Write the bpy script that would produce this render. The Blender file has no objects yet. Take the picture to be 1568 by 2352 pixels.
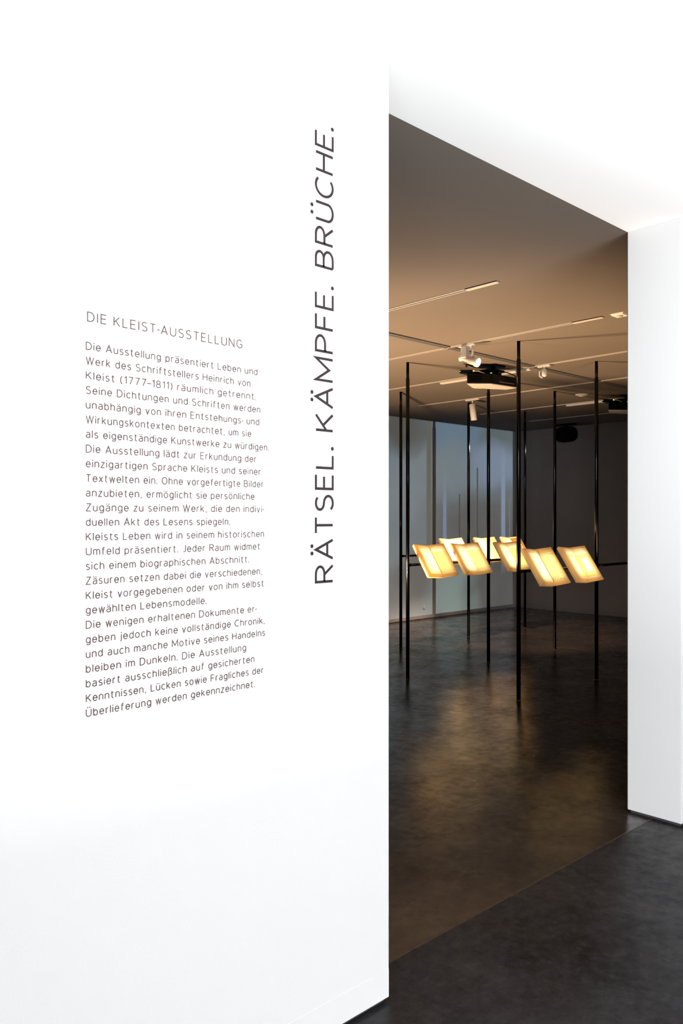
import bpy, math, random
from mathutils import Vector, Matrix
random.seed(7)
S = bpy.context.scene
COL = S.collection
PI = math.pi

# ------------------------------------------------------------------ camera
EYE = 1.5
cam_d = bpy.data.cameras.new('camera')
cam = bpy.data.objects.new('camera', cam_d); COL.objects.link(cam)
cam.location = (0, 0, EYE)
cam.rotation_euler = (PI/2, 0, math.radians(-43.0))
cam_d.sensor_fit = 'VERTICAL'; cam_d.sensor_height = 36.0
cam_d.lens = 36.0*1843/2352
cam_d.shift_y = 14/2352
cam_d.clip_start = 0.02; cam_d.clip_end = 100
S.camera = cam

# ------------------------------------------------------------------ view
S.view_settings.view_transform = 'Standard'
S.view_settings.look = 'None'
S.view_settings.exposure = 0.0
S.view_settings.gamma = 1.0
S.view_settings.use_curve_mapping = False
w = bpy.data.worlds.new('world'); S.world = w; w.use_nodes = True
w.node_tree.nodes['Background'].inputs[0].default_value = (0.5, 0.5, 0.5, 1)
w.node_tree.nodes['Background'].inputs[1].default_value = 0.0

# ------------------------------------------------------------------ dimensions
YW, YB = 1.722, 1.998          # doorway wall: near and far face
XL, XR = 1.807, 3.858          # doorway: left edge, right jamb
H = 2.958                      # ceiling
YF, XF = 7.9, 11.38            # far walls of the dark gallery
GX = [5.575, 6.82, 8.075, 9.31]
GY = [3.84, 5.07, 6.31]

# ------------------------------------------------------------------ lights
def light(name, kind, loc, power, color=(1, 1, 1), target=None, **kw):
    d = bpy.data.lights.new(name, kind); d.energy = power; d.color = color
    for k, v in kw.items(): setattr(d, k, v)
    o = bpy.data.objects.new(name, d); COL.objects.link(o); o.location = loc
    if target is not None:
        dirv = Vector(target) - Vector(loc)
        o.rotation_euler = dirv.to_track_quat('-Z', 'Y').to_euler()
    return o

# bright foyer: unseen ceiling uplight, area fills added for wall and jamb
light('foyer_uplight', 'AREA', (2.2, -1.45, 1.0), 420, (0.97, 0.985, 1.0), (2.2, -1.3, 2.96), shape='RECTANGLE', size=2.0, size_y=1.4)
light('foyer_fill', 'AREA', (-3.7, -2.9, 1.35), 60, (0.97, 0.985, 1.0), (1.2, 1.7, 1.2), shape='RECTANGLE', size=3.2, size_y=2.4)  # added soft fill for the lettered wall, not a known window
light('foyer_fill.001', 'AREA', (-3.95, -1.9, 1.3), 105, (0.97, 0.985, 1.0), (3.86, 1.85, 0.6), shape='RECTANGLE', size=2.6, size_y=2.4, spread=math.radians(60))  # second added fill, aimed at the right door jamb
# unseen warm uplights: first inferred from pole shadows, others added to brighten ceiling
light('gallery_unseen_uplight', 'SPOT', (4.8, 5.25, 0.25), 880, (1.0, 0.66, 0.36), (5.4, 5.05, 2.96), spot_size=math.radians(108), spot_blend=0.45, shadow_soft_size=0.12)
light('gallery_unseen_uplight.001', 'SPOT', (3.8, 4.2, 0.30), 330, (1.0, 0.69, 0.43), (3.85, 4.05, 2.96), spot_size=math.radians(88), spot_blend=0.7, shadow_soft_size=0.12)  # added to brighten the ceiling just inside the doorway
light('gallery_unseen_uplight.002', 'SPOT', (6.1, 2.45, 0.30), 230, (1.0, 0.64, 0.34), (6.6, 3.5, 2.96), spot_size=math.radians(84), spot_blend=0.7, shadow_soft_size=0.4)  # added out of view behind the right wall, lifts the right-hand ceiling

# ------------------------------------------------------------------ mesh helpers
class MB:
    def __init__(s): s.v = []; s.f = []; s.sm = []; s.mi = []
    def add(s, vs, fs, smooth=False, mi=0):
        n = len(s.v); s.v += [tuple(p) for p in vs]
        for f in fs: s.f.append([i+n for i in f]); s.sm.append(smooth); s.mi.append(mi)
    def box(s, x0, x1, y0, y1, z0, z1, mi=0):
        vs = [(x0,y0,z0),(x1,y0,z0),(x1,y1,z0),(x0,y1,z0),(x0,y0,z1),(x1,y0,z1),(x1,y1,z1),(x0,y1,z1)]
        s.add(vs, [(0,3,2,1),(4,5,6,7),(0,1,5,4),(1,2,6,5),(2,3,7,6),(3,0,4,7)], mi=mi)
    def prism(s, pts, z0, z1, pts2=None, mi=0):
        n = len(pts); pts2 = pts2 or pts
        vs = [(p[0],p[1],z0) for p in pts] + [(p[0],p[1],z1) for p in pts2]
        fs = [tuple(range(n-1,-1,-1)), tuple(range(n,2*n))] + [(i,(i+1)%n,n+(i+1)%n,n+i) for i in range(n)]
        s.add(vs, fs, mi=mi)
    def lathe(s, a, b, prof, n=24, caps=True, mi=0):
        """prof: list of (t along a->b in metres, radius)"""
        a = Vector(a); ax = (Vector(b)-a).normalized()
        u = ax.orthogonal().normalized(); w_ = ax.cross(u)
        vs = []; 
        for t, r in prof:
            for k in range(n):
                an = 2*PI*k/n
                vs.append(a+ax*t+(u*math.cos(an)+w_*math.sin(an))*r)
        m = len(prof); fs = []
        for i in range(m-1):
            for k in range(n):
                k2 = (k+1) % n
                fs.append((i*n+k, i*n+k2, (i+1)*n+k2, (i+1)*n+k))
        s.add(vs, fs, True, mi)
        if caps:
            base = len(s.v)-m*n
            s.f.append([base+k for k in range(n-1,-1,-1)]); s.sm.append(False); s.mi.append(mi)
            s.f.append([base+(m-1)*n+k for k in range(n)]); s.sm.append(False); s.mi.append(mi)
    def cyl(s, a, b, r, n=20, mi=0):
        L = (Vector(b)-Vector(a)).length
        s.lathe(a, b, [(0, r), (L, r)], n, True, mi)
    def tube(s, pts, r, n=10, mi=0):
        pts = [Vector(p) for p in pts]; rings = []
        for i, p in enumerate(pts):
            t = (pts[min(i+1, len(pts)-1)]-pts[max(i-1, 0)]).normalized()
            u = t.cross(Vector((0.13, 0.29, 0.95))).normalized(); q = t.cross(u)
            rings.append([p+(u*math.cos(2*PI*k/n)+q*math.sin(2*PI*k/n))*r for k in range(n)])
        vs = [p for rg in rings for p in rg]
        fs = [(i*n+k, i*n+(k+1) % n, (i+1)*n+(k+1) % n, (i+1)*n+k) for i in range(len(pts)-1) for k in range(n)]
        s.add(vs, fs, True, mi)
        b0 = len(s.v)-len(vs)
        s.f.append([b0+k for k in range(n)][::-1]); s.sm.append(False); s.mi.append(mi)
        s.f.append([b0+(len(pts)-1)*n+k for k in range(n)]); s.sm.append(False); s.mi.append(mi)
    def build(s, name, mats, parent=None, loc=(0,0,0), bevel=0.0):
        me = bpy.data.meshes.new(name); me.from_pydata(s.v, [], s.f); 
        for p, sm, mi in zip(me.polygons, s.sm, s.mi): p.use_smooth = sm; p.material_index = mi
        for m in (mats if isinstance(mats, (list, tuple)) else [mats]): me.materials.append(m)
        me.update()
        o = bpy.data.objects.new(name, me); COL.objects.link(o); o.location = loc
        if parent is not None: o.parent = parent
        if bevel:
            b = o.modifiers.new('bevel', 'BEVEL'); b.width = bevel; b.segments = 2; b.limit_method = 'ANGLE'
        return o

def tag(o, label=None, cat=None, group=None, kind=None):
    if label: o['label'] = label
    if cat: o['category'] = cat
    if group: o['group'] = group
    if kind: o['kind'] = kind
    return o
def thing(name, label, cat, loc=(0,0,0), group=None):
    o = bpy.data.objects.new(name, None); COL.objects.link(o); o.location = loc
    o.empty_display_size = 0.1
    return tag(o, label, cat, group)
def struct(name, mb, mat, label=None, cat=None, bevel=0):
    o = mb.build(name, mat, bevel=bevel); o['kind'] = 'structure'
    if label: tag(o, label, cat)
    return o
def copy_tree(o, parent=None):
    c = o.copy(); COL.objects.link(c)
    if parent is not None: c.parent = parent
    for ch in [x for x in o.children]: copy_tree(ch, c)
    return c

# ------------------------------------------------------------------ material helpers
class NT:
    def __init__(s, nt): s.nt = nt; s.N = nt.nodes; s.L = nt.links
    def n(s, t, **kw):
        o = s.N.new(t)
        for k, v in kw.items(): setattr(o, k, v)
        return o
    def put(s, inp, v):
        if hasattr(v, 'links') or hasattr(v, 'is_linked'): s.L.new(v, inp)
        else: inp.default_value = v
    def m(s, op, a, b=0.0, c=None, clamp=False):
        o = s.n('ShaderNodeMath', operation=op); o.use_clamp = clamp
        s.put(o.inputs[0], a); s.put(o.inputs[1], b)
        if c is not None: s.put(o.inputs[2], c)
        return o.outputs[0]
    def mix(s, f, a, b):
        o = s.n('ShaderNodeMix', data_type='RGBA')
        s.put(o.inputs[0], f)
        for i, v in ((6, a), (7, b)):
            if isinstance(v, tuple): o.inputs[i].default_value = (*v[:3], 1)
            else: s.L.new(v, o.inputs[i])
        return o.outputs[2]
    def comb(s, x, y, z=0.0):
        o = s.n('ShaderNodeCombineXYZ')
        for i, v in enumerate((x, y, z)): s.put(o.inputs[i], v)
        return o.outputs[0]
    def noise(s, vec, scale, detail=4, rough=0.55):
        o = s.n('ShaderNodeTexNoise'); o.inputs['Scale'].default_value = scale
        o.inputs['Detail'].default_value = detail; o.inputs['Roughness'].default_value = rough
        if vec is not None: s.L.new(vec, o.inputs['Vector'])
        return o.outputs['Fac']
    def ramp(s, f, lo, hi):
        o = s.n('ShaderNodeMapRange'); s.put(o.inputs[0], f)
        o.inputs[1].default_value = lo; o.inputs[2].default_value = hi
        return o.outputs[0]

def mat(name, col, rough=0.5, metal=0.0, spec=0.5, var=0.0, scale=6.0, bump=0.0, bscale=80.0, emit=None, estr=0.0, coat=0.0):
    m = bpy.data.materials.new(name); m.use_nodes = True
    t = NT(m.node_tree); b = t.N['Principled BSDF']
    b.inputs['Roughness'].default_value = rough; b.inputs['Metallic'].default_value = metal
    b.inputs['Specular IOR Level'].default_value = spec
    b.inputs['Coat Weight'].default_value = coat
    tc = t.n('ShaderNodeTexCoord').outputs['Object']
    if var > 0:
        f = t.noise(tc, scale)
        a = tuple(c*(1-var) for c in col); c2 = tuple(min(1, c*(1+var)) for c in col)
        t.L.new(t.mix(t.ramp(f, 0.3, 0.7), a, c2), b.inputs['Base Color'])
    else: b.inputs['Base Color'].default_value = (*col, 1)
    if bump > 0:
        bp = t.n('ShaderNodeBump'); bp.inputs['Strength'].default_value = bump; bp.inputs['Distance'].default_value = 0.002
        t.L.new(t.noise(tc, bscale), bp.inputs['Height']); t.L.new(bp.outputs[0], b.inputs['Normal'])
    if emit:
        b.inputs['Emission Color'].default_value = (*emit, 1); b.inputs['Emission Strength'].default_value = estr
    return m

def concrete(name, lo, hi, r0, r1, warm=None, ior=1.5):
    m = bpy.data.materials.new(name); m.use_nodes = True
    t = NT(m.node_tree); t.N.remove(t.N['Principled BSDF']); out = t.N['Material Output']
    tc = t.n('ShaderNodeTexCoord').outputs['Object']
    big = t.noise(tc, 1.1, 5, 0.6); mid = t.noise(tc, 6.0, 6, 0.65); fine = t.noise(tc, 70.0, 3, 0.7)
    f = t.m('ADD', t.m('MULTIPLY', big, 0.5), t.m('ADD', t.m('MULTIPLY', mid, 0.3), t.m('MULTIPLY', fine, 0.2)))
    c = t.mix(t.ramp(f, 0.36, 0.64), lo, hi)
    if warm: c = t.mix(t.ramp(t.noise(tc, 0.9, 3), 0.40, 0.72), c, warm)
    # pale grit worn into the surface
    vo = t.n('ShaderNodeTexVoronoi'); vo.inputs['Scale'].default_value = 38.0; t.L.new(tc, vo.inputs['Vector'])
    dots = t.m('MULTIPLY', t.m('LESS_THAN', vo.outputs['Distance'], 0.07), t.m('GREATER_THAN', t.noise(tc, 5.0, 2), 0.60))
    c = t.mix(t.m('MULTIPLY', dots, 0.35), c, (0.16, 0.155, 0.15))
    # scuffs: fine dark and light specks in the paste
    sp_ = t.ramp(t.noise(tc, 120.0, 4, 0.75), 0.42, 0.60)
    c = t.mix(t.m('MULTIPLY', sp_, 0.55), t.mix(0.35, c, (0.002, 0.002, 0.002)), c)
    c = t.mix(t.m('MULTIPLY', t.ramp(t.noise(tc, 26.0, 5, 0.7), 0.50, 0.68), 0.5), c, hi)
    d = t.n('ShaderNodeBsdfDiffuse'); t.L.new(c, d.inputs['Color'])
    g = t.n('ShaderNodeBsdfGlossy', distribution='BECKMANN')
    wear = t.m('ADD', t.m('MULTIPLY', t.ramp(t.noise(tc, 3.2, 4, 0.6), 0.33, 0.66), 0.45), t.m('MULTIPLY', t.ramp(t.noise(tc, 17.0, 4, 0.65), 0.33, 0.66), 0.40))
    wear = t.m('ADD', wear, 0.48)
    t.L.new(t.comb(wear, wear, wear), g.inputs['Color'])
    t.L.new(t.m('ADD', r0, t.m('MULTIPLY', t.ramp(t.noise(tc, 2.5, 3), 0.3, 0.7), r1-r0)), g.inputs['Roughness'])
    bp = t.n('ShaderNodeBump'); bp.inputs['Strength'].default_value = 0.5; bp.inputs['Distance'].default_value = 0.004
    t.L.new(t.m('ADD', t.m('MULTIPLY', t.noise(tc, 45.0, 1), 0.12), t.noise(tc, 5.0, 2, 0.4)), bp.inputs['Height']); t.L.new(bp.outputs[0], g.inputs['Normal'])
    fr = t.n('ShaderNodeFresnel'); fr.inputs['IOR'].default_value = ior
    mx = t.n('ShaderNodeMixShader'); t.L.new(fr.outputs[0], mx.inputs[0])
    t.L.new(d.outputs[0], mx.inputs[1]); t.L.new(g.outputs[0], mx.inputs[2]); t.L.new(mx.outputs[0], out.inputs[0])
    return m

M_white = mat('white_plaster', (0.65, 0.65, 0.65), 0.75, spec=0.2, bump=0.12, bscale=140)
M_ceilw = mat('white_ceiling_paint', (0.87, 0.865, 0.86), 0.8, spec=0.1)
M_ceild = mat('taupe_ceiling_paint', (0.135, 0.115, 0.10), 0.85, spec=0.1, var=0.04, scale=0.6)
M_screen = mat('pale_grey_wall_paint', (0.42, 0.42, 0.42), 0.8, spec=0.15, var=0.03, scale=1.5, bump=0.1)
M_dark = mat('charcoal_wall_paint', (0.17, 0.145, 0.135), 0.7, spec=0.2, var=0.05, scale=1.2, bump=0.1)
M_gap = mat('dark_plinth', (0.05, 0.047, 0.05), 0.6)
M_floor = concrete('black_concrete', (0.003, 0.0028, 0.003), (0.030, 0.0282, 0.031), 0.32, 0.44, ior=1.22)
M_floord = concrete('brown_black_concrete', (0.012, 0.009, 0.0075), (0.032, 0.025, 0.021), 0.22, 0.30, warm=(0.044, 0.029, 0.020), ior=1.54)
M_strip = mat('bronze_strip', (0.10, 0.075, 0.055), 0.35, 0.8, var=0.3, scale=30)
M_blacksteel = mat('gloss_black_steel', (0.0003, 0.0003, 0.00035), 0.12, spec=0.25)
M_blackmatt = mat('matt_black_steel', (0.0003, 0.0003, 0.0003), 0.45, spec=0.06)
M_blackplas = mat('black_plastic', (0.0015, 0.0013, 0.0012), 0.25, spec=0.2)
M_blackfelt = mat('black_loudspeaker_cloth', (0.003, 0.003, 0.003), 0.95, spec=0.05)
M_whitemet = mat('white_enamel', (0.62, 0.60, 0.57), 0.4)
M_track = mat('cream_enamel', (0.45, 0.41, 0.37), 0.5)
M_slot = mat('dark_slot', (0.05, 0.044, 0.042), 0.6)
M_rail = mat('grey_rail', (0.085, 0.08, 0.082), 0.5)
M_ink = mat('brown_black_vinyl', (0.020, 0.012, 0.013), 0.6, spec=0.2)
M_ink2 = mat('brown_vinyl', (0.085, 0.050, 0.050), 0.6, spec=0.2)
M_green = mat('green_indicator', (0.1, 0.4, 0.05), 0.3, emit=(0.25, 1, 0.1), estr=0.8)
M_amber = mat('amber_indicator', (0.6, 0.3, 0.05), 0.3, emit=(1, 0.6, 0.12), estr=1.6)
M_lens = mat('lit_lens', (1, 0.95, 0.85), 0.2, emit=(1, 0.88, 0.68), estr=30)
M_wire = mat('pale_cable', (0.45, 0.42, 0.38), 0.5)

# ------------------------------------------------------------------ structure
m = MB(); m.box(-4.1, 7.1, -5.1, 1.868, -0.1, 0.0); struct('floor', m, M_floor)
m = MB(); m.box(-1.1, 11.5, 1.877, 8.1, -0.1, 0.0); struct('floor.001', m, M_floord)
m = MB(); m.box(-1.0, 11.4, 1.868, 1.877, -0.1, 0.0008); struct('trim_1', m, M_strip)
m = MB(); m.box(-4.1, 7.1, -5.1, YB, H, H+0.12); struct('ceiling', m, M_ceilw)
m = MB(); m.box(-1.1, 11.5, YB, 8.1, H, H+0.12); struct('ceiling.001', m, M_ceild)
GAP = 0.015
m = MB(); m.box(-4.0, XL, YW, YB, GAP, H); struct('wall_left', m, M_white, bevel=0.002)
m = MB(); m.box(-4.0, XL-0.012, YW+0.012, YB-0.012, 0, GAP); struct('trim_2', m, M_gap)
m = MB(); m.box(-4.0, XL-0.001, YW-0.0006, YW+0.002, GAP, 0.102); struct('baseboard_left', m, M_white)
m = MB(); m.box(XR, 11.38, YW, YB, GAP, H); struct('wall_right', m, M_white, bevel=0.002)
m = MB(); m.box(XR+0.012, 11.3, YW+0.012, YB-0.012, 0, GAP); struct('trim_3', m, M_gap)
m = MB(); m.box(-1.0, XL-0.004, YB, YB+0.004, GAP, H); struct('wall_left.001', m, M_dark)  # unseen dark lining, added to cut warm bounce off the white wall
m = MB(); m.box(XR+0.004, XF, YB, YB+0.004, GAP, H); struct('wall_right.001', m, M_dark)  # unseen lining for the right side, added to cut bounce too
m = MB(); m.box(-1.0, XF, YF, YF+0.15, 0.0, H); struct('wall_far', m, M_screen)
m = MB(); m.box(-1.0, XF-0.02, YF-0.012, YF, 0.012, 0.055); struct('baseboard_far', m, M_screen)
m = MB(); m.box(XF, XF+0.15, YB, YF+0.15, 0.0, H); struct('wall_end', m, M_dark)
m = MB(); m.box(XF-0.012, XF, YB, YF-0.012, 0.012, 0.055); struct('baseboard_end', m, M_dark)
m = MB(); m.box(-1.1, -1.0, YB, YF+0.15, 0.0, H); struct('wall_near', m, M_dark)
m = MB(); m.box(-4.1, 7.1, -5.15, -5.0, 0.0, H); struct('wall_back', m, M_white)
m = MB(); m.box(-4.15, -4.0, -5.0, YB, 0.0, H); struct('wall_side', m, M_white)
m = MB(); m.box(7.0, 7.15, -5.0, YW, 0.0, H); struct('wall_opposite', m, M_white)

# ------------------------------------------------------------------ ceiling tracks, rail, luminaires
TX = [4.07, 5.34, 6.60, 7.83, 9.10, 10.30]
TLAB = ['ceiling light track nearest the doorway, ending alone above the others',
        'second ceiling light track from the doorway, with the lit spotlight hanging from it',
        'third ceiling light track from the doorway, with the small round spotlight on it',
        'fourth ceiling light track from the doorway, carrying the white cylinder spotlight',
        'fifth ceiling light track from the doorway, running just before the farthest one',
        'farthest and faintest ceiling light track, near the black loudspeaker']
for x, lab in zip(TX, TLAB):
    t = thing('light_track', lab, 'light track', (x, 2.957, H), 'ceiling light tracks')
    L = 3.95
    b = MB(); b.box(-0.020, -0.009, 0.0, L, -0.005, 0.0); b.box(0.012, 0.020, 0.0, L, -0.005, 0.0); b.build('flange', M_track, t)
    b = MB(); b.box(-0.009, 0.012, 0.12, L, -0.0015, 0.0); b.build('slot', M_slot, t)
    b = MB(); b.box(-0.02, 0.02, 0.0, 0.24, -0.008, 0.0); b.build('end_feed', M_track, t)
t = thing('ceiling_rail', 'long dark grey rail crossing the gallery ceiling over the light tracks', 'rail', (4.0, 4.38, H))
# short lengths between the tracks it crosses
xs = [-0.9]+[x for x in TX]+[XF-0.02]
b = MB()
for a, c in zip(xs[:-1], xs[1:]): b.box(a+0.024-4.0, c-0.024-4.0, -0.034, 0.034, -0.010, 0)
b.build('rail_channel', M_rail, t)
b = MB()
for a, c in zip(xs[:-1], xs[1:]): b.box(a+0.024-4.0, c-0.024-4.0, -0.006, 0.006, -0.012, -0.010)
b.build('rail_slot', M_slot, t)
for x, lab in ((6.665, 'slim white linear ceiling luminaire passing behind the nearer projector'),
               (9.165, 'slim white linear ceiling luminaire above the farther projector at the jamb')):
    t = thing('linear_luminaire', lab, 'ceiling light', (x, 4.46, H), 'linear ceiling luminaires')
    b = MB(); b.box(-0.02, 0.02, 0, 1.12, -0.02, 0); b.build('housing', M_whitemet, t, bevel=0.004)
    b = MB(); b.box(-0.014, 0.014, 0.03, 1.09, -0.023, -0.02); b.build('diffuser', M_track, t)

# ------------------------------------------------------------------ spotlights
def adapter(t, L=0.16):
    b = MB(); b.box(-0.016, 0.016, -L/2, L/2, -0.024, -0.006); return b.build('track_adapter', M_whitemet, t, bevel=0.003)
# lit spotlight with gear box
t = thing('track_spotlight', 'white track spotlight with gear box and glowing lens above the nearer projector', 'spotlight', (5.34, 4.19, H), 'track spotlights')
adapter(t)
b = MB(); b.box(-0.026, 0.026, -0.005, 0.047, -0.118, -0.018); gb = b.build('gear_box', M_whitemet, t, bevel=0.004)
b = MB()
for k in range(6): b.box(-0.029, -0.026, 0.003, 0.039, -0.112+k*0.016, -0.105+k*0.016)
b.build('cooling_rib', M_track, gb)
b = MB(); b.tube([(0.0, -0.03, -0.024), (0.0, -0.055, -0.035), (0.0, -0.06, -0.07), (0.0, -0.055, -0.105), (0.0, -0.04, -0.12)], 0.010); b.build('handle', M_whitemet, t)
p0 = Vector((-0.005, 0.066, -0.108)); dirn = Vector((0.10, -0.93, -0.34)).normalized()
b = MB(); b.lathe(p0, p0+dirn, [(0, 0.012), (0.004, 0.030), (0.014, 0.030), (0.018, 0.018), (0.03, 0.020), (0.09, 0.022), (0.092, 0.031), (0.155, 0.033), (0.16, 0.040), (0.185, 0.040), (0.185, 0.034), (0.178, 0.033)], 28)
b.build('lamp_barrel', M_whitemet, t)
e = p0+dirn*0.180
b = MB(); b.cyl(e, e+dirn*0.0055, 0.0335, 28); b.build('lens', M_lens, t)
for q in ((-0.012, -0.035, -0.148), (0.012, -0.058, -0.118), (-0.006, 0.0, -0.178)):
    b = MB(); b.cyl(q, (q[0], q[1], q[2]-0.02), 0.008, 12); b.build('knob', M_blackplas, t)
e2 = Vector((5.34, 4.19, H))+e+dirn*0.02
light('spotlight_lamp', 'SPOT', e2, 90, (1, 0.85, 0.62), e2+dirn, spot_size=math.radians(60), spot_blend=0.6, shadow_soft_size=0.03)
# small round spotlight
t = thing('track_spotlight', 'small unlit white round spotlight under the track, right of the nearest pole', 'spotlight', (6.60, 4.26, H), 'track spotlights')
adapter(t, 0.13)
b = MB(); b.cyl((0, 0, -0.02), (0, 0, -0.05), 0.012, 12); b.build('stem', M_whitemet, t)
b = MB(); b.lathe((0, 0, -0.045), (0, 0, -1), [(0, 0.018), (0.004, 0.025), (0.045, 0.026), (0.058, 0.026), (0.068, 0.020), (0.072, 0.008)], 24); hd = b.build('lamp_head', M_whitemet, t)
b = MB(); b.tube([(-0.028, 0.018, -0.05), (-0.04, 0.026, -0.075), (-0.038, 0.024, -0.11), (-0.015, 0.008, -0.13)], 0.007); b.build('yoke', M_whitemet, t)
# hanging cylinder spotlight
t = thing('track_spotlight', 'white cylinder spotlight hanging on a stem at the top of a back pole', 'spotlight', (7.83, 6.06, H), 'track spotlights')
adapter(t, 0.2)
b = MB(); b.cyl((0, 0, -0.02), (0, 0, -0.075), 0.010, 12); b.build('stem', M_whitemet, t)
b = MB(); b.lathe((0.0, 0.004, -0.068), (0.018, -0.012, -0.262), [(0, 0.030), (0.004, 0.038), (0.195, 0.0385), (0.199, 0.036), (0.199, 0.031), (0.185, 0.030)], 28); b.build('lamp_cylinder', M_whitemet, t)
b = MB(); b.cyl((-0.02, 0.012, -0.052), (-0.02, 0.012, -0.068), 0.012, 12); b.build('knob', M_blackplas, t)
light('cylinder_lamp', 'SPOT', (7.85, 6.045, 2.67), 640, (1, 0.72, 0.55), (8.55, 6.2, 0), spot_size=math.radians(70), spot_blend=0.5, shadow_soft_size=0.02)

# ------------------------------------------------------------------ ceiling plates
t = thing('ceiling_sensor', 'small square white sensor plate on the ceiling beside the upper right door jamb', 'sensor', (5.37, 2.84, H))
b = MB(); b.prism([(-.042,-.042),(.042,-.042),(.042,.042),(-.042,.042)], -0.012, 0, [(-.05,-.05),(.05,-.05),(.05,.05),(-.05,.05)]); b.build('plate', M_whitemet, t)
b = MB(); b.lathe((0, 0, -0.011), (0, 0, -1), [(0, 0.022), (0.006, 0.021), (0.010, 0.016), (0.012, 0.006)], 24); b.build('sensor_dome', M_track, t)
t = thing('smoke_detector', 'flat round white disc on the ceiling between two back poles', 'detector', (8.52, 4.99, H))
b = MB(); b.lathe((0, 0, 0), (0, 0, -1), [(0, 0.078), (0.006, 0.078), (0.010, 0.072), (0.016, 0.055), (0.018, 0.04)], 28); b.build('disc', M_track, t)
b = MB(); b.lathe((0, 0, -0.017), (0, 0, -1), [(0, 0.03), (0.004, 0.026), (0.006, 0.01)], 20); b.build('cap', M_whitemet, t)

# ------------------------------------------------------------------ floor box, wall cap
t = thing('floor_box', 'flush square floor box lid in front of the foot of the nearest pole', 'floor socket', (5.27, 3.365, 0))
b = MB(); b.box(-0.115, 0.115, -0.115, -0.108, 0, 0.0016); b.box(-0.115, 0.115, 0.108, 0.115, 0, 0.0016); b.box(-0.115, -0.108, -0.108, 0.108, 0, 0.0016); b.box(0.108, 0.115, -0.108, 0.108, 0, 0.0016); b.build('frame', M_strip, t)
b = MB(); b.box(-0.107, 0.107, -0.107, 0.107, 0, 0.001); b.build('lid', M_floord, t)
t = thing('wall_socket', 'tiny round pale socket low on the projection wall, left of the dark stripe', 'wall socket', (9.05, YF, 0.17))
b = MB(); b.lathe((0, 0, 0), (0, -1, 0), [(0, 0.03), (0.006, 0.03), (0.012, 0.022)], 24); b.build('cover', M_screen, t)

# ------------------------------------------------------------------ loudspeaker
t = thing('loudspeaker', 'rounded black loudspeaker hung high against the dark end wall', 'loudspeaker', (11.02, 6.72, H))
b = MB(); b.box(-0.05, 0.05, -0.15, 0.14, -0.022, 0); b.box(-0.015, 0.015, -0.015, 0.015, -0.06, -0.02); b.build('mount', M_blackmatt, t)
b = MB(); b.lathe((0.0, -0.16, -0.16), (0, 1, -0.16), [(0, 0.07), (0.01, 0.092), (0.05, 0.115), (0.12, 0.122), (0.2, 0.122), (0.27, 0.112), (0.31, 0.09), (0.32, 0.06)], 32); b.build('cabinet', M_blackfelt, t)
b = MB(); b.lathe((-0.115, 0.0, -0.16), (-1, 0, -0.16), [(0, 0.085), (0.012, 0.08), (0.016, 0.05)], 28); b.build('grille', M_blackfelt, t)

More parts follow.
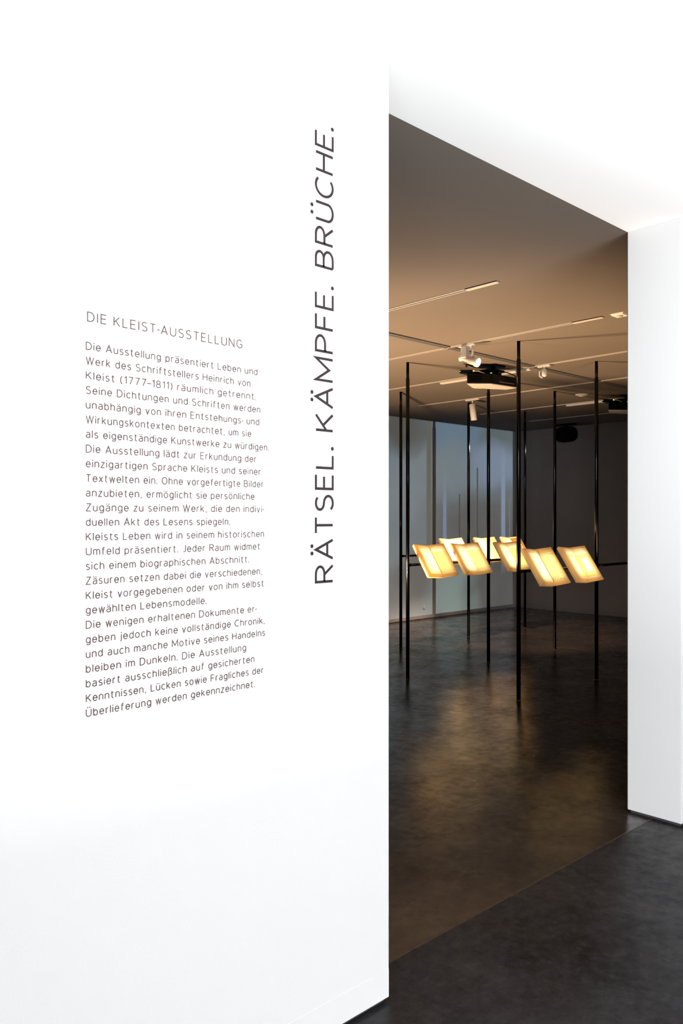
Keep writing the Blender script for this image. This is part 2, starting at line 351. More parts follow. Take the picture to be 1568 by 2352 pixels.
# ------------------------------------------------------------------ projectors
Rv = Vector((0.7314, -0.682)); Fv = Vector((0.682, 0.7314))
def fp(r, f): v = Rv*r+Fv*f; return (v.x, v.y)
def projector(loc, label):
    t = thing('projector', label, 'projector', loc, 'ceiling projectors')
    foot = [fp(-0.27, -0.13), fp(-0.035, -0.12), fp(0.25, 0.10), fp(0.18, 0.18), fp(-0.18, 0.10)]
    foot_in = [fp(-0.24, -0.115), fp(-0.04, -0.105), fp(0.22, 0.095), fp(0.16, 0.16), fp(-0.16, 0.085)]
    b = MB(); b.prism([fp(-0.12, -0.08), fp(0.0, -0.12), fp(0.12, 0.0), fp(0.02, 0.09)], -0.018, 0); b.cyl((0, 0, -0.018), (0, 0, -0.075), 0.022, 16)
    b.box(-0.05, 0.05, -0.05, 0.05, -0.092, -0.07); b.box(-0.11, 0.09, -0.07, 0.08, -0.066, -0.046); b.box(-0.14, 0.12, -0.012, 0.012, -0.078, -0.062); b.build('ceiling_mount', M_blackmatt, t)
    b = MB(); b.prism(foot, -0.188, -0.095); body = b.build('body', M_blackplas, t, bevel=0.006)
    b = MB()
    for k in range(7):
        x = -0.25+k*0.018
        p = fp(x, -0.135); q = fp(x+0.006, -0.135); p2 = fp(x, -0.127); q2 = fp(x+0.006, -0.127)
        b.prism([p, q, q2, p2], -0.170, -0.115)
    b.build('vent_slat', M_blackmatt, body)
    b = MB(); b.prism(foot_in, -0.203, -0.195, foot); b.prism(foot, -0.195, -0.188); b.build('bottom_tray', M_track, t)
    # lens on the side towards the screen wall
    lx, ly = 0.12, 0.20
    b = MB(); b.lathe((lx, ly-0.05, -0.145), (lx, ly+1, -0.145), [(0, 0.045), (0.06, 0.045), (0.07, 0.040)], 24); b.build('lens_barrel', M_blackplas, t)
    # sockets on the cable side
    b = MB(); p = Vector(fp(-0.035, -0.12)); q = Vector(fp(0.25, 0.10)); n_ = Vector((q.y-p.y, p.x-q.x)).normalized()
    a = p.lerp(q, 0.3); c = p.lerp(q, 0.9)
    b.prism([tuple(a+n_*0.003), tuple(c+n_*0.003), tuple(c-n_*0.002), tuple(a-n_*0.002)], -0.168, -0.158)
    b.build('socket_panel', M_rail, body)
    # media player on a shelf at the left
    b = MB(); b.prism([fp(-0.34, -0.12), fp(-0.20, -0.12), fp(-0.05, 0.04), fp(-0.19, 0.09)], -0.094, -0.060); mp = b.build('media_player', M_blackplas, t, bevel=0.004)
    b = MB(); p = Vector(fp(-0.333, -0.124)); b.box(p.x-0.004, p.x+0.004, p.y-0.004, p.y+0.004, -0.078, -0.072); g1 = b.build('indicator', M_green, mp); g1['label'] = 'green indicator light'
    b = MB(); p = Vector(fp(-0.04, -0.12)); b.box(p.x-0.006, p.x+0.006, p.y-0.005, p.y+0.005, -0.094, -0.086); g2 = b.build('indicator', M_green, t); g2['label'] = 'green indicator light'
    b = MB(); p = Vector(fp(-0.205, -0.125)); b.box(p.x-0.007, p.x+0.007, p.y-0.005, p.y+0.005, -0.076, -0.066); g3 = b.build('indicator', M_amber, mp); g3['label'] = 'amber indicator light'
    b = MB(); pts = [(*fp(-0.20, -0.125), -0.072), (*fp(-0.16, -0.135), -0.077), (*fp(-0.12, -0.125), -0.088), (*fp(-0.09, -0.10), -0.092)]; b.tube(pts, 0.003); b.build('cable', M_wire, t)
    b = MB(); pts = [(*fp(0.03, -0.10), -0.08), (*fp(0.12, -0.06), -0.075), (*fp(0.20, 0.0), -0.09), (*fp(0.25, 0.035), -0.12), (*fp(0.262, 0.07), -0.15)]; b.tube(pts, 0.005); b.build('cable', M_blackplas, t)
    return t
pj = projector((6.30, 4.63, H), 'black ceiling projector with pale underside just left of the nearest pole')
pj2 = copy_tree(pj); pj2.location = (8.99, 4.66, H)
pj2['label'] = 'black ceiling projector cut off by the right door jamb'

# projected picture on the screen wall (the farther projector's lamp)
LP = Vector((9.336, 5.06, 2.76))
pl = light('projector_lamp', 'SPOT', LP, 640, (1, 1, 1), (9.336, YF, 1.45), spot_size=math.radians(150), spot_blend=0.0, shadow_soft_size=0.006)
pl.data.use_nodes = True
t = NT(pl.data.node_tree); em = t.N['Emission']
geo = t.n('ShaderNodeNewGeometry'); sx = t.n('ShaderNodeSeparateXYZ'); t.L.new(geo.outputs['Incoming'], sx.inputs[0])
dx, dy, dz = sx.outputs
D = YF-LP.y
sgn = 1.0
ay = t.m('MAXIMUM', t.m('ABSOLUTE', dy), 0.05)
WX = t.m('ADD', LP.x, t.m('MULTIPLY', t.m('DIVIDE', dx, dy), D))
WZ = t.m('ADD', LP.z, t.m('MULTIPLY', t.m('DIVIDE', dz, dy), D))
def band(x, a, b_): return t.m('MULTIPLY', t.m('GREATER_THAN', x, a), t.m('LESS_THAN', x, b_))
mask = t.m('MULTIPLY', band(WX, 5.6, 11.30), band(WZ, 0.05, 2.957))
comp = t.m('DIVIDE', 1.0, t.m('POWER', ay, 3.0))
P = t.comb(WX, WZ, 0.0)
def scr(px, py):
    r = (px-784)/1843; Z = YF/(0.7314-0.682*r)
    return Z*(0.682+0.7314*r), EYE-(py-1190)*Z/1843
nz = t.noise(P, 1.3, 3, 0.5)
base = t.mix(t.ramp(WZ, 0.3, 2.7), (0.165, 0.20, 0.20), (0.115, 0.180, 0.245))
def blob(c, px, py, rx, ry, col, k=1.0):
    """soft patch of the projected picture; rx, ry in metres on the wall"""
    cx, cz = scr(px, py)
    ex = t.m('DIVIDE', t.m('SUBTRACT', WX, cx), rx); ez = t.m('DIVIDE', t.m('SUBTRACT', WZ, cz), ry)
    d = t.m('SQRT', t.m('ADD', t.m('MULTIPLY', ex, ex), t.m('MULTIPLY', ez, ez)))
    d = t.m('ADD', d, t.m('MULTIPLY', t.m('SUBTRACT', nz, 0.5), 0.9))
    return t.mix(t.m('MULTIPLY', t.ramp(d, 1.15, 0.55), k), c, col)
base = blob(base, 955, 1110, 0.75, 0.75, (0.17, 0.215, 0.24))
base = blob(base, 1050, 1090, 0.9, 0.55, (0.16, 0.205, 0.222), 0.8)
base = blob(base, 925, 985, 0.55, 0.42, (0.075, 0.080, 0.075))
base = blob(base, 962, 985, 0.35, 0.35, (0.09, 0.10, 0.09), 0.7)
base = blob(base, 1155, 1015, 0.75, 0.34, (0.085, 0.11, 0.105), 0.8)
base = blob(base, 1142, 1075, 0.85, 0.42, (0.175, 0.235, 0.325))
base = blob(base, 1110, 1215, 1.6, 0.65, (0.085, 0.090, 0.088), 0.95)
base = blob(base, 1165, 1150, 0.5, 0.4, (0.10, 0.11, 0.112), 0.6)
base = blob(base, 1062, 1368, 1.0, 0.50, (0.165, 0.235, 0.225))
base = blob(base, 948, 1340, 0.55, 0.42, (0.085, 0.088, 0.085), 0.8)
base = blob(base, 1150, 1360, 0.95, 0.75, (0.045, 0.042, 0.042), 0.85)
base = blob(base, 905, 1380, 0.4, 0.3, (0.15, 0.165, 0.16), 0.7)
def streak(c, x, wd, ztop, col, soft=0.35):
    k = t.ramp(t.m('ABSOLUTE', t.m('SUBTRACT', WX, x)), wd, wd*0.6)
    return t.mix(t.m('MULTIPLY', k, t.m('MULTIPLY', t.ramp(WZ, ztop, ztop-soft), t.ramp(WZ, 0.55, 1.1))), c, col)
base = streak(base, 9.16, 0.07, 4.0, (0.11, 0.115, 0.10))  # soft secondary shadow painted into the picture as a dark streak
base = streak(base, 9.525, 0.05, 2.3, (0.175, 0.225, 0.32), 0.6)
base = streak(base, 11.03, 0.07, 2.75, (0.20, 0.265, 0.36), 0.4)
base = streak(base, 11.21, 0.02, 1.86, (0.15, 0.17, 0.18), 0.1)
base = streak(base, 9.883, 0.02, 1.89, (0.05, 0.048, 0.045), 0.03)
base = streak(base, 10.336, 0.022, 2.32, (0.05, 0.048, 0.045), 0.03)
t.L.new(base, em.inputs['Color'])
t.L.new(t.m('MULTIPLY', t.m('MULTIPLY', mask, comp), 1.0), em.inputs['Strength'])

# ------------------------------------------------------------------ poles
POLES = [
 (0, 0, 'tall black pole nearest the doorway, its foot farthest forward on the floor'),
 (1, 0, 'black pole closest to the right door jamb, with a bare rod on its right'),
 (0, 1, 'front one of the two black poles close together at the left wall edge'),
 (1, 1, 'black pole running down from below the nearer projector, between two lit books'),
 (2, 1, 'black pole passing the left side of the hanging black loudspeaker'),
 (1, 2, 'rear one of the two black poles close together at the left wall edge'),
 (2, 2, 'black pole coming down from the white cylinder spotlight before the projected picture'),
 (3, 2, 'black pole at the room corner with a blue glint, just right of the nearest pole'),
]
for i, j, lab in POLES:
    t = thing('support_pole', lab, 'pole', (GX[i], GY[j], 0), 'floor to ceiling poles')
    b = MB(); b.lathe((0,0,0.004), (0,0,1), [(0, 0.0175), (2.80, 0.0175), (2.802, 0.0165)], 24); b.build('shaft', M_blacksteel, t)
    b = MB(); b.cyl((0,0,2.806), (0,0,H), 0.0135, 20); b.build('telescopic_top', M_blackmatt, t)
    b = MB(); b.cyl((0,0,0), (0,0,0.004), 0.021, 24); b.build('foot', M_strip, t)
RZ = 1.06
RODS = [
 (GX[0], GX[1], GY[0], 'black rod from the nearest pole to the pole at the jamb, under two lit books'),
 (GX[1], GX[1]+1.255, GY[0], 'black rod running from the right pole behind the door jamb'),
 (GX[0], GX[1], GY[1], 'black rod from the front left pole, holding two lit books'),
 (GX[1], GX[2], GY[1], 'black rod right of the pole below the nearer projector, holding one lit book'),
 (GX[1], GX[2], GY[2], 'black rod from the rear left pole, behind the front row of books'),
 (GX[2], GX[3], GY[2], 'black rod at the back right, holding the two farthest lit books'),
]
for x0, x1, y, lab in RODS:
    t = thing('support_rod', lab, 'rod', (x0+0.0175, y, RZ), 'horizontal book rods')
    L = x1-x0-0.035
    b = MB(); b.cyl((0,0,0), (L,0,0), 0.0125, 20); b.build('tube', M_blacksteel, t)
    for xx in (0.0, L-0.022):
        b = MB(); b.cyl((xx,0,0), (xx+0.022,0,0), 0.0145, 20); b.build('collar', M_blackmatt, t)
# the unseen neighbour pole that the outer rod ends on
t = thing('support_pole', 'black pole standing behind the right door jamb', 'pole', (GX[1]+1.255, GY[0], 0), 'floor to ceiling poles')
b = MB(); b.lathe((0,0,0.004), (0,0,1), [(0, 0.0175), (2.80, 0.0175), (2.802, 0.0165)], 24); b.build('shaft', M_blacksteel, t)
b = MB(); b.cyl((0,0,2.806), (0,0,H), 0.0135, 20); b.build('telescopic_top', M_blackmatt, t)
b = MB(); b.cyl((0,0,0), (0,0,0.004), 0.021, 24); b.build('foot', M_strip, t)

# ------------------------------------------------------------------ lit books
def acrylic(name, col, back=0.45, fn=None):
    """translucent light-box sheet; fn(t, uv) may return a colour socket with print"""
    m = bpy.data.materials.new(name); m.use_nodes = True
    t = NT(m.node_tree); t.N.remove(t.N['Principled BSDF']); out = t.N['Material Output']
    d = t.n('ShaderNodeBsdfDiffuse'); tr = t.n('ShaderNodeBsdfTranslucent'); mx = t.n('ShaderNodeMixShader')
    g = t.n('ShaderNodeBsdfGlossy'); g.inputs['Roughness'].default_value = 0.3; mx2 = t.n('ShaderNodeMixShader')
    if fn:
        c = fn(t)
        t.L.new(c, d.inputs[0]); t.L.new(c, tr.inputs[0])
    else:
        d.inputs[0].default_value = (*col, 1); tr.inputs[0].default_value = (*col, 1)
    mx.inputs[0].default_value = 1-back
    t.L.new(d.outputs[0], mx.inputs[1]); t.L.new(tr.outputs[0], mx.inputs[2])
    mx2.inputs[0].default_value = 0.03
    t.L.new(mx.outputs[0], mx2.inputs[1]); t.L.new(g.outputs[0], mx2.inputs[2])
    t.L.new(mx2.outputs[0], out.inputs[0])
    return m

CREAM = (0.97, 0.90, 0.66); YEL = (0.84, 0.65, 0.30); AMB = (0.80, 0.55, 0.26); INK = (0.45, 0.28, 0.10); DINK = (0.10, 0.055, 0.02)
def page_fn(sheets=(), texts=(), base=CREAM, dots=False, seed=0.0):
    def fn(t):
        uv = t.n('ShaderNodeUVMap').outputs[0]
        sp = t.n('ShaderNodeSeparateXYZ'); t.L.new(uv, sp.inputs[0]); u, v = sp.outputs[0], sp.outputs[1]
        def rect(a, b, c, d):
            return t.m('MULTIPLY', t.m('MULTIPLY', t.m('GREATER_THAN', u, a), t.m('LESS_THAN', u, c)),
                       t.m('MULTIPLY', t.m('GREATER_THAN', v, b), t.m('LESS_THAN', v, d)))
        c = t.n('ShaderNodeRGB'); c.outputs[0].default_value = (*base, 1); c = c.outputs[0]
        for (a, b, x, d, col) in sheets: c = t.mix(rect(a, b, x, d), c, col)
        for (a, b, x, d, rows, dens, ink, stren, hand) in texts:
            vv = t.m('MULTIPLY', t.m('SUBTRACT', v, b), rows/(d-b))
            if hand:
                wob = t.noise(t.comb(t.m('MULTIPLY', u, 5.0), t.m('MULTIPLY', v, 5.0), seed), 4.0, 3)
                vv = t.m('ADD', vv, t.m('MULTIPLY', t.m('SUBTRACT', wob, 0.5), 2.2))
            row = t.m('FLOOR', vv); fr = t.m('FRACT', vv)
            line = t.m('MULTIPLY', t.m('GREATER_THAN', fr, 0.25), t.m('LESS_THAN', fr, 0.72 if hand else 0.80))
            wn = t.noise(t.comb(t.m('MULTIPLY', u, 16.0 if not hand else 11.0), t.m('MULTIPLY', row, 7.31), seed), 1.0, 1)
            wd = t.m('GREATER_THAN', wn, 1-dens)
            fn_ = t.noise(t.comb(t.m('MULTIPLY', u, 130.0 if hand else 90.0), t.m('MULTIPLY', v, 70.0 if hand else 20.0), seed), 1.0, 2)
            k = t.m('MULTIPLY', t.m('MULTIPLY', line, wd), t.ramp(fn_, 0.35, 0.6))
            # ragged right-hand line ends
            wr = t.n('ShaderNodeTexWhiteNoise', noise_dimensions='1D'); t.L.new(t.m('ADD', row, seed*3.1), wr.inputs['W'])
            lim = t.m('SUBTRACT', x, t.m('MULTIPLY', wr.outputs['Value'], (x-a)*0.35))
            k = t.m('MULTIPLY', k, t.m('LESS_THAN', u, lim))
            k = t.m('MULTIPLY', t.m('MULTIPLY', k, rect(a, b, x, d)), stren)
            c = t.mix(k, c, ink)
        if dots:
            for (a, b) in ((0.62, 0.83), (0.70, 0.72), (0.76, 0.64), (0.80, 0.52), (0.68, 0.45), (0.86, 0.40)):
                dd = t.m('ADD', t.m('POWER', t.m('MULTIPLY', t.m('SUBTRACT', u, a), 1.0), 2.0), t.m('POWER', t.m('MULTIPLY', t.m('SUBTRACT', v, b), 1.9), 2.0))
                c = t.mix(t.m('LESS_THAN', dd, 0.0022), c, (1, 0.95, 0.7))
        return c
    return fn

M_case = acrylic('amber_acrylic', AMB, 0.5)
M_rear = acrylic('amber_back_acrylic', (0.66, 0.48, 0.24), 0.6)
M_panel = mat('light_panel', (0.8, 0.8, 0.8), 0.5, emit=(1.0, 0.83, 0.53), estr=3.7)
M_spine = mat('dark_spine', (0.03, 0.018, 0.008), 0.6)

AX_U = Vector((0, 0.546, 0.8378)); AX_N = Vector((0, -0.8378, 0.546))
def bk(x, u, n): return Vector((x, 0, 0))+AX_U*u+AX_N*n
HW, HU = 0.187, 0.150      # lit pages, half size
OW, OU = 0.220, 0.179      # outer rim, half size
def nf(x, o): return 0.070+0.030*abs(x)/OW + o
def book(loc, label, left_fn, right_fn, spine=False, name=''):
    dz = RZ-loc[2]
    t = thing('lit_book', label, 'lit book', loc, 'glowing open books on rods')
    ml = acrylic('left_page_print'+name, None, 0.4, left_fn); mr = acrylic('right_page_print'+name, None, 0.4, right_fn)
    for sx_, mm, nm in ((-1, ml, 'page'), (1, mr, 'page')):
        xi, xo = 0.0, sx_*HW
        vs = [bk(min(xi, xo), -HU, nf(min(xi, xo), 0)), bk(max(xi, xo), -HU, nf(max(xi, xo), 0)), bk(max(xi, xo), HU, nf(max(xi, xo), 0)), bk(min(xi, xo), HU, nf(min(xi, xo), 0))]
        b = MB(); b.add(vs, [(0, 1, 2, 3)])
        o = b.build(nm, mm, t)
        o['label'] = 'left page of the open book' if sx_ < 0 else 'right page of the open book'
        uvl = o.data.uv_layers.new(name='UVMap')
        for li, c in zip(range(4), ((0, 0), (1, 0), (1, 1), (0, 1))): uvl.data[li].uv = c
    # rim: bevel from page edge to outer edge, then sides and back
    ring = lambda w_, u_, f: [bk(-w_, -u_, f(-w_)), bk(0, -u_, f(0)), bk(w_, -u_, f(w_)), bk(w_, u_, f(w_)), bk(0, u_, f(0)), bk(-w_, u_, f(-w_))]
    A = ring(HW, HU, lambda x: nf(x, 0)); B = ring(OW-0.004, OU-0.004, lambda x: nf(x, -0.013)); C = ring(OW, OU, lambda x: nf(x, -0.018)); Dd = ring(OW-0.006, OU-0.006, lambda x: nf(x, -0.042))
    b = MB(); vs = A+B+C; fs = []
    for r in range(2):
        for k in range(6): fs.append((r*6+k, r*6+6+k, r*6+6+(k+1) % 6, r*6+(k+1) % 6)[::-1])
    b.add(vs, fs); b.build('rim', M_case, t)
    b = MB(); vs = C+Dd; fs = [(k, 6+k, 6+(k+1) % 6, (k+1) % 6)[::-1] for k in range(6)]
    fs += [(6, 7, 10, 11)[::-1], (7, 8, 9, 10)[::-1]]
    b.add(vs, fs); b.build('back_cover', M_rear, t)
    # light panels inside, one behind each page
    for sx_ in (-1, 1):
        x0, x1 = 0.014*sx_, (HW-0.024)*sx_
        f = lambda x: nf(x, -0.032)
        vs = [bk(x0, -HU+0.024, f(x0)), bk(x1, -HU+0.024, f(x1)), bk(x1, HU-0.034, f(x1)), bk(x0, HU-0.034, f(x0))]
        b = MB(); b.add(vs, [(0, 1, 2, 3)] if sx_ > 0 else [(3, 2, 1, 0)]); b.build('light_panel', M_panel, t)
    if spine:
        b = MB(); b.add([bk(-0.0022, -HU, nf(0, 0.0015)), bk(0.0022, -HU, nf(0, 0.0015)), bk(0.0022, HU, nf(0, 0.0015)), bk(-0.0022, HU, nf(0, 0.0015)),
                         bk(-0.0022, -HU, nf(0, 0.0)), bk(0.0022, -HU, nf(0, 0.0)), bk(0.0022, HU, nf(0, 0.0)), bk(-0.0022, HU, nf(0, 0.0))],
                        [(0,1,2,3),(0,4,5,1),(1,5,6,2),(2,6,7,3),(3,7,4,0)])
        b.build('spine_strip', M_spine, t)
    # clamp round the rod
    b = MB(); b.box(-0.03, 0.03, -0.014, -0.0128, -0.010, 0.010)
    for xx in (-0.03, 0.018):
        vs = [bk(xx, -0.02, 0.0132), bk(xx+0.012, -0.02, 0.0132), bk(xx+0.012, 0.02, 0.0132), bk(xx, 0.02, 0.0132), bk(xx, -0.02, 0.0305), bk(xx+0.012, -0.02, 0.0305), bk(xx+0.012, 0.02, 0.0305), bk(xx, 0.02, 0.0305)]
        b.add(vs, [(0,3,2,1),(4,5,6,7),(0,1,5,4),(1,2,6,5),(2,3,7,6),(3,0,4,7)])
    b.v = [(p[0], p[1], p[2]+dz) for p in b.v]
    b.build('rod_clamp', M_blackmatt, t)
    return t

def T(a, b, c, d, rows, dens=0.62, ink=INK, s=0.55, hand=False): return (a, b, c, d, rows, dens, ink, s, hand)
hd = T(0.04, 0.93, 0.7, 0.985, 1, 0.75, DINK, 0.55)
book((5.905, GY[1], RZ-0.004), 'glowing open book at the left pole, dark spine line and a printed list on yellow', 
     page_fn((), (hd, T(0.22, 0.62, 0.80, 0.74, 5, .8, INK, .25), T(0.22, 0.52, .55, .56, 1, .8, INK, .25), T(0.22, 0.20, 0.80, 0.46, 9, .8, INK, .25), T(.22, .07, .6, .12, 2, .8, INK, .3)), seed=1.0),
     page_fn(((0.0, 0.03, 0.97, 0.80, YEL),), (T(.3, .94, .8, .98, 1, .6, INK, .4), T(0.12, 0.10, 0.85, 0.76, 15, .62, INK, .75)), seed=2.0), True, '_a')
book((6.455, GY[1], RZ-0.004), 'second glowing open book from the left in the front row, with few lines on yellow',
     page_fn((), (T(.06, .74, .5, .80, 2, .7, INK, .4), T(.10, .60, .75, .66, 2, .7, INK, .3)), seed=3.0),
     page_fn(((0.03, 0.04, 0.95, 0.80, YEL),), (T(.3, .93, .6, .97, 1, .6, INK, .4), T(0.15, 0.30, 0.80, 0.72, 9, .42, INK, .7), T(.2, .06, .8, .13, 2, .8, INK, .45)), seed=4.0), False, '_b')
book((7.165, GY[1], RZ-0.004), 'glowing open book partly hidden behind the nearest pole, with dark signatures on yellow',
     page_fn((), (T(.1, .80, .6, .86, 2, .7, INK, .35), T(.15, .55, .75, .66, 5, .8, INK, .22)), seed=5.0),
     page_fn(((0.03, 0.03, 0.97, 0.82, YEL),), (T(.2, .90, .7, .97, 2, .6, INK, .35), T(0.12, 0.62, 0.85, 0.78, 4, .65, INK, .9), T(.35, .38, .9, .55, 3, .5, DINK, .9, True)), seed=6.0), False, '_c')
book((5.88, GY[0], RZ-0.006), 'nearest and largest glowing open book, right page covered in dense brown handwriting',
     page_fn((), (hd, T(0.18, 0.56, 0.78, 0.74, 6, .8, INK, .25), T(0.18, 0.38, .78, .53, 6, .8, INK, .25), T(.22, .06, .6, .16, 3, .7, INK, .35)), seed=7.0),
     page_fn(((0.02, 0.0, 1.0, 1.0, (0.92, 0.74, 0.38)),), (T(0.03, 0.83, 0.97, 0.99, 5, .8, DINK, .9, True), T(0.05, 0.03, 0.90, 0.82, 23, .55, DINK, .85, True)), base=(0.92, 0.74, 0.38), seed=8.0), True, '_d')
book((6.435, GY[0], RZ-0.006), 'rightmost glowing open book, two pale text panels on yellow pages, before the right pole',
     page_fn(((0.06, 0.04, 1.0, 0.80, YEL), (0.20, 0.16, 0.72, 0.72, CREAM)), (T(.15, .88, .6, .96, 2, .6, INK, .4), T(0.26, 0.30, 0.68, 0.66, 12, .8, INK, .4)), seed=9.0),
     page_fn(((0.0, 0.04, 0.97, 0.80, YEL), (0.22, 0.22, 0.72, 0.66, (1.0, 0.95, 0.72))), (T(.2, .87, .7, .96, 3, .6, INK, .4), T(0.28, 0.30, 0.68, 0.62, 10, .8, INK, .35), T(.2, .06, .7, .12, 2, .7, INK, .4)), seed=10.0), False, '_e')
book((7.75, GY[2], RZ), 'back row glowing open book at left, plain cream pages with yellow lower right page',
     page_fn((), (hd, T(.2, .3, .75, .6, 8, .8, INK, .18)), seed=11.0),
     page_fn(((0.03, 0.04, 0.95, 0.66, YEL),), (T(.1, .92, .6, .97, 1, .6, INK, .35), T(.15, .2, .8, .6, 8, .6, INK, .5)), seed=12.0), False, '_f')
book((8.43, GY[2], RZ), 'back row glowing open book in the middle, its right page an even peach tone',
     page_fn((), (T(.1, .75, .5, .8, 1, .7, INK, .3), T(.1, .3, .7, .6, 8, .8, INK, .15)), seed=13.0),
     page_fn((), (T(.15, .15, .85, .85, 14, .5, INK, .25),), base=(0.80, 0.56, 0.28), seed=14.0), False, '_g')
book((9.00, GY[2], RZ), 'farthest glowing open book, right page dark amber pricked with tiny bright dots',
     page_fn((), (T(.15, .4, .75, .75, 8, .8, INK, .2),), seed=15.0),
     page_fn((), (), base=(0.40, 0.21, 0.04), dots=True, seed=16.0), False, '_h')

# ------------------------------------------------------------------ lettering
def arc(cx, cy, rx, ry, a0, a1, n=12):
    return [(cx+rx*math.cos(math.radians(a0+(a1-a0)*i/n)), cy+ry*math.sin(math.radians(a0+(a1-a0)*i/n))) for i in range(n+1)]
XH = 0.74; DS = -0.25
G = {}
def g(ch, w_, *st): G[ch] = (w_, st)
def DOT(x, y): return ('dot', x, y)
g(' ', 0.40)
g('A', .62, [(0,0),(.31,1),(.62,0)], [(.105,.33),(.515,.33)])
g('B', .52, [(0,0),(0,1),(.27,1)]+arc(.27,.77,.21,.23,90,-90)+[(0,.54)], [(.27,.54)]+arc(.27,.27,.25,.27,90,-90)+[(0,0)])
g('C', .58, arc(.33,.5,.33,.5,48,312,22))
g('D', .57, [(0,0),(0,1),(.22,1)]+arc(.22,.5,.35,.5,90,-90,18)+[(0,0)])
g('E', .46, [(.46,1),(0,1),(0,0),(.46,0)], [(0,.52),(.41,.52)])
g('F', .44, [(.44,1),(0,1),(0,0)], [(0,.50),(.39,.50)])
g('G', .60, arc(.33,.5,.33,.5,48,300,20)+[(.60,.12),(.60,.46),(.36,.46)])
g('H', .56, [(0,0),(0,1)], [(.56,0),(.56,1)], [(0,.53),(.56,.53)])
g('I', .0, [(0,0),(0,1)])
g('J', .34, [(.34,1),(.34,.24)]+arc(.12,.24,.22,.24,0,-110,10))
g('K', .52, [(0,0),(0,1)], [(.49,1),(0,.38)], [(.16,.58),(.52,0)])
g('L', .42, [(0,1),(0,0),(.42,0)])
g('M', .70, [(0,0),(0,1),(.35,.22),(.70,1),(.70,0)])
g('N', .56, [(0,0),(0,1),(.56,0),(.56,1)])
g('O', .64, arc(.32,.5,.32,.5,90,450,32))
g('P', .50, [(0,0),(0,1),(.24,1)]+arc(.24,.73,.26,.27,90,-90)+[(0,.46)])
g('R', .53, [(0,0),(0,1),(.26,1)]+arc(.26,.75,.25,.25,90,-90)+[(0,.50)], [(.24,.50),(.53,0)])
g('S', .48, arc(.24,.765,.22,.235,35,270,14)[:-1]+[(.245,.527)]+arc(.24,.26,.24,.265,88,-150,16))
g('T', .52, [(0,1),(.52,1)], [(.26,1),(.26,0)])
g('U', .55, [(0,1),(0,.30)]+arc(.275,.30,.275,.30,180,360,16)+[(.55,1)])
g('W', .82, [(0,1),(.21,0),(.41,1),(.61,0),(.82,1)])
g('Z', .50, [(.02,1),(.48,1),(0,0),(.50,0)])
g('a', .42, arc(.22,.52,.19,.22,155,0,10)+[(.41,.10),(.41,0)], [(.41,.43),(.20,.41)]+arc(.19,.205,.19,.205,95,270,10)+[(.28,.01),(.41,.14)])
g('b', .44, [(0,1.02),(0,0)], arc(.22,.37,.22,.37,180,-180,24))
g('c', .40, arc(.23,.37,.23,.37,45,315,18))
g('d', .44, [(.44,1.02),(.44,0)], arc(.22,.37,.22,.37,0,360,24))
g('e', .44, [(0,.39),(.44,.39)]+arc(.22,.38,.22,.36,0,180,14)+arc(.22,.36,.22,.36,180,322,12))
g('f', .30, [(.10,0),(.10,.84)]+arc(.27,.84,.17,.18,180,85,8), [(0,XH),(.28,XH)])
g('g', .44, [(.44,XH),(.44,-.02)]+arc(.22,-.02,.22,.23,0,-150,12), arc(.22,.38,.22,.36,0,360,24))
g('h', .42, [(0,0),(0,1.02)], [(0,.48)]+arc(.21,.50,.21,.24,180,0,12)+[(.42,0)])
g('i', .0, [(0,0),(0,XH)], DOT(0,.97))
g('j', .08, [(.08,XH),(.08,-.08)]+arc(-.04,-.08,.12,.16,0,-90,6), DOT(.08,.97))
g('k', .40, [(0,0),(0,1.02)], [(.37,XH),(0,.30)], [(.13,.44),(.40,0)])
g('l', .0, [(0,0),(0,1.02)])
g('m', .68, [(0,0),(0,XH)], [(0,.50)]+arc(.17,.52,.17,.22,180,0,10)+[(.34,0)], [(.34,.50)]+arc(.51,.52,.17,.22,180,0,10)+[(.68,0)])
g('n', .42, [(0,0),(0,XH)], [(0,.48)]+arc(.21,.50,.21,.24,180,0,12)+[(.42,0)])
g('o', .46, arc(.23,.37,.23,.37,90,450,26))
g('p', .44, [(0,XH),(0,DS)], arc(.22,.37,.22,.37,180,-180,24))
g('r', .24, [(0,0),(0,XH)], [(0,.46)]+arc(.22,.50,.22,.24,180,85,8))
g('s', .36, arc(.185,.56,.165,.18,30,265,12)+arc(.175,.19,.185,.19,85,-150,12))
g('t', .30, [(.11,.95),(.11,.17)]+arc(.26,.17,.15,.17,180,280,8), [(0,XH),(.28,XH)])
g('u', .42, [(0,XH),(0,.25)]+arc(.21,.25,.21,.25,180,360,12), [(.42,XH),(.42,0)])
g('v', .42, [(0,XH),(.21,0),(.42,XH)])
g('w', .62, [(0,XH),(.16,0),(.31,XH),(.46,0),(.62,XH)])
g('x', .40, [(0,XH),(.40,0)], [(.40,XH),(0,0)])
g('z', .38, [(.01,XH),(.37,XH),(0,0),(.38,0)])
g('ß', .44, [(0,DS),(0,.78)]+arc(.19,.78,.19,.24,180,0,12)+[(.36,.70),(.20,.58)]+arc(.22,.28,.22,.28,85,-120,14))
g('1', .20, [(0,.80),(.20,1),(.20,0)])
g('7', .46, [(0,1),(.46,1),(.14,0)])
g('8', .48, arc(.24,.76,.20,.24,90,450,22), arc(.24,.26,.24,.26,90,450,22))
g('(', .16, arc(.42,.42,.42,.72,130,230,10))
g(')', .16, arc(-.26,.42,.42,.72,50,-50,10))
g('-', .24, [(0,.42),(.24,.42)])
g('–', .46, [(0,.42),(.46,.42)])
g('.', .0, DOT(0,.02))
g(',', .06, [(.06,.05),(0,-.16)])
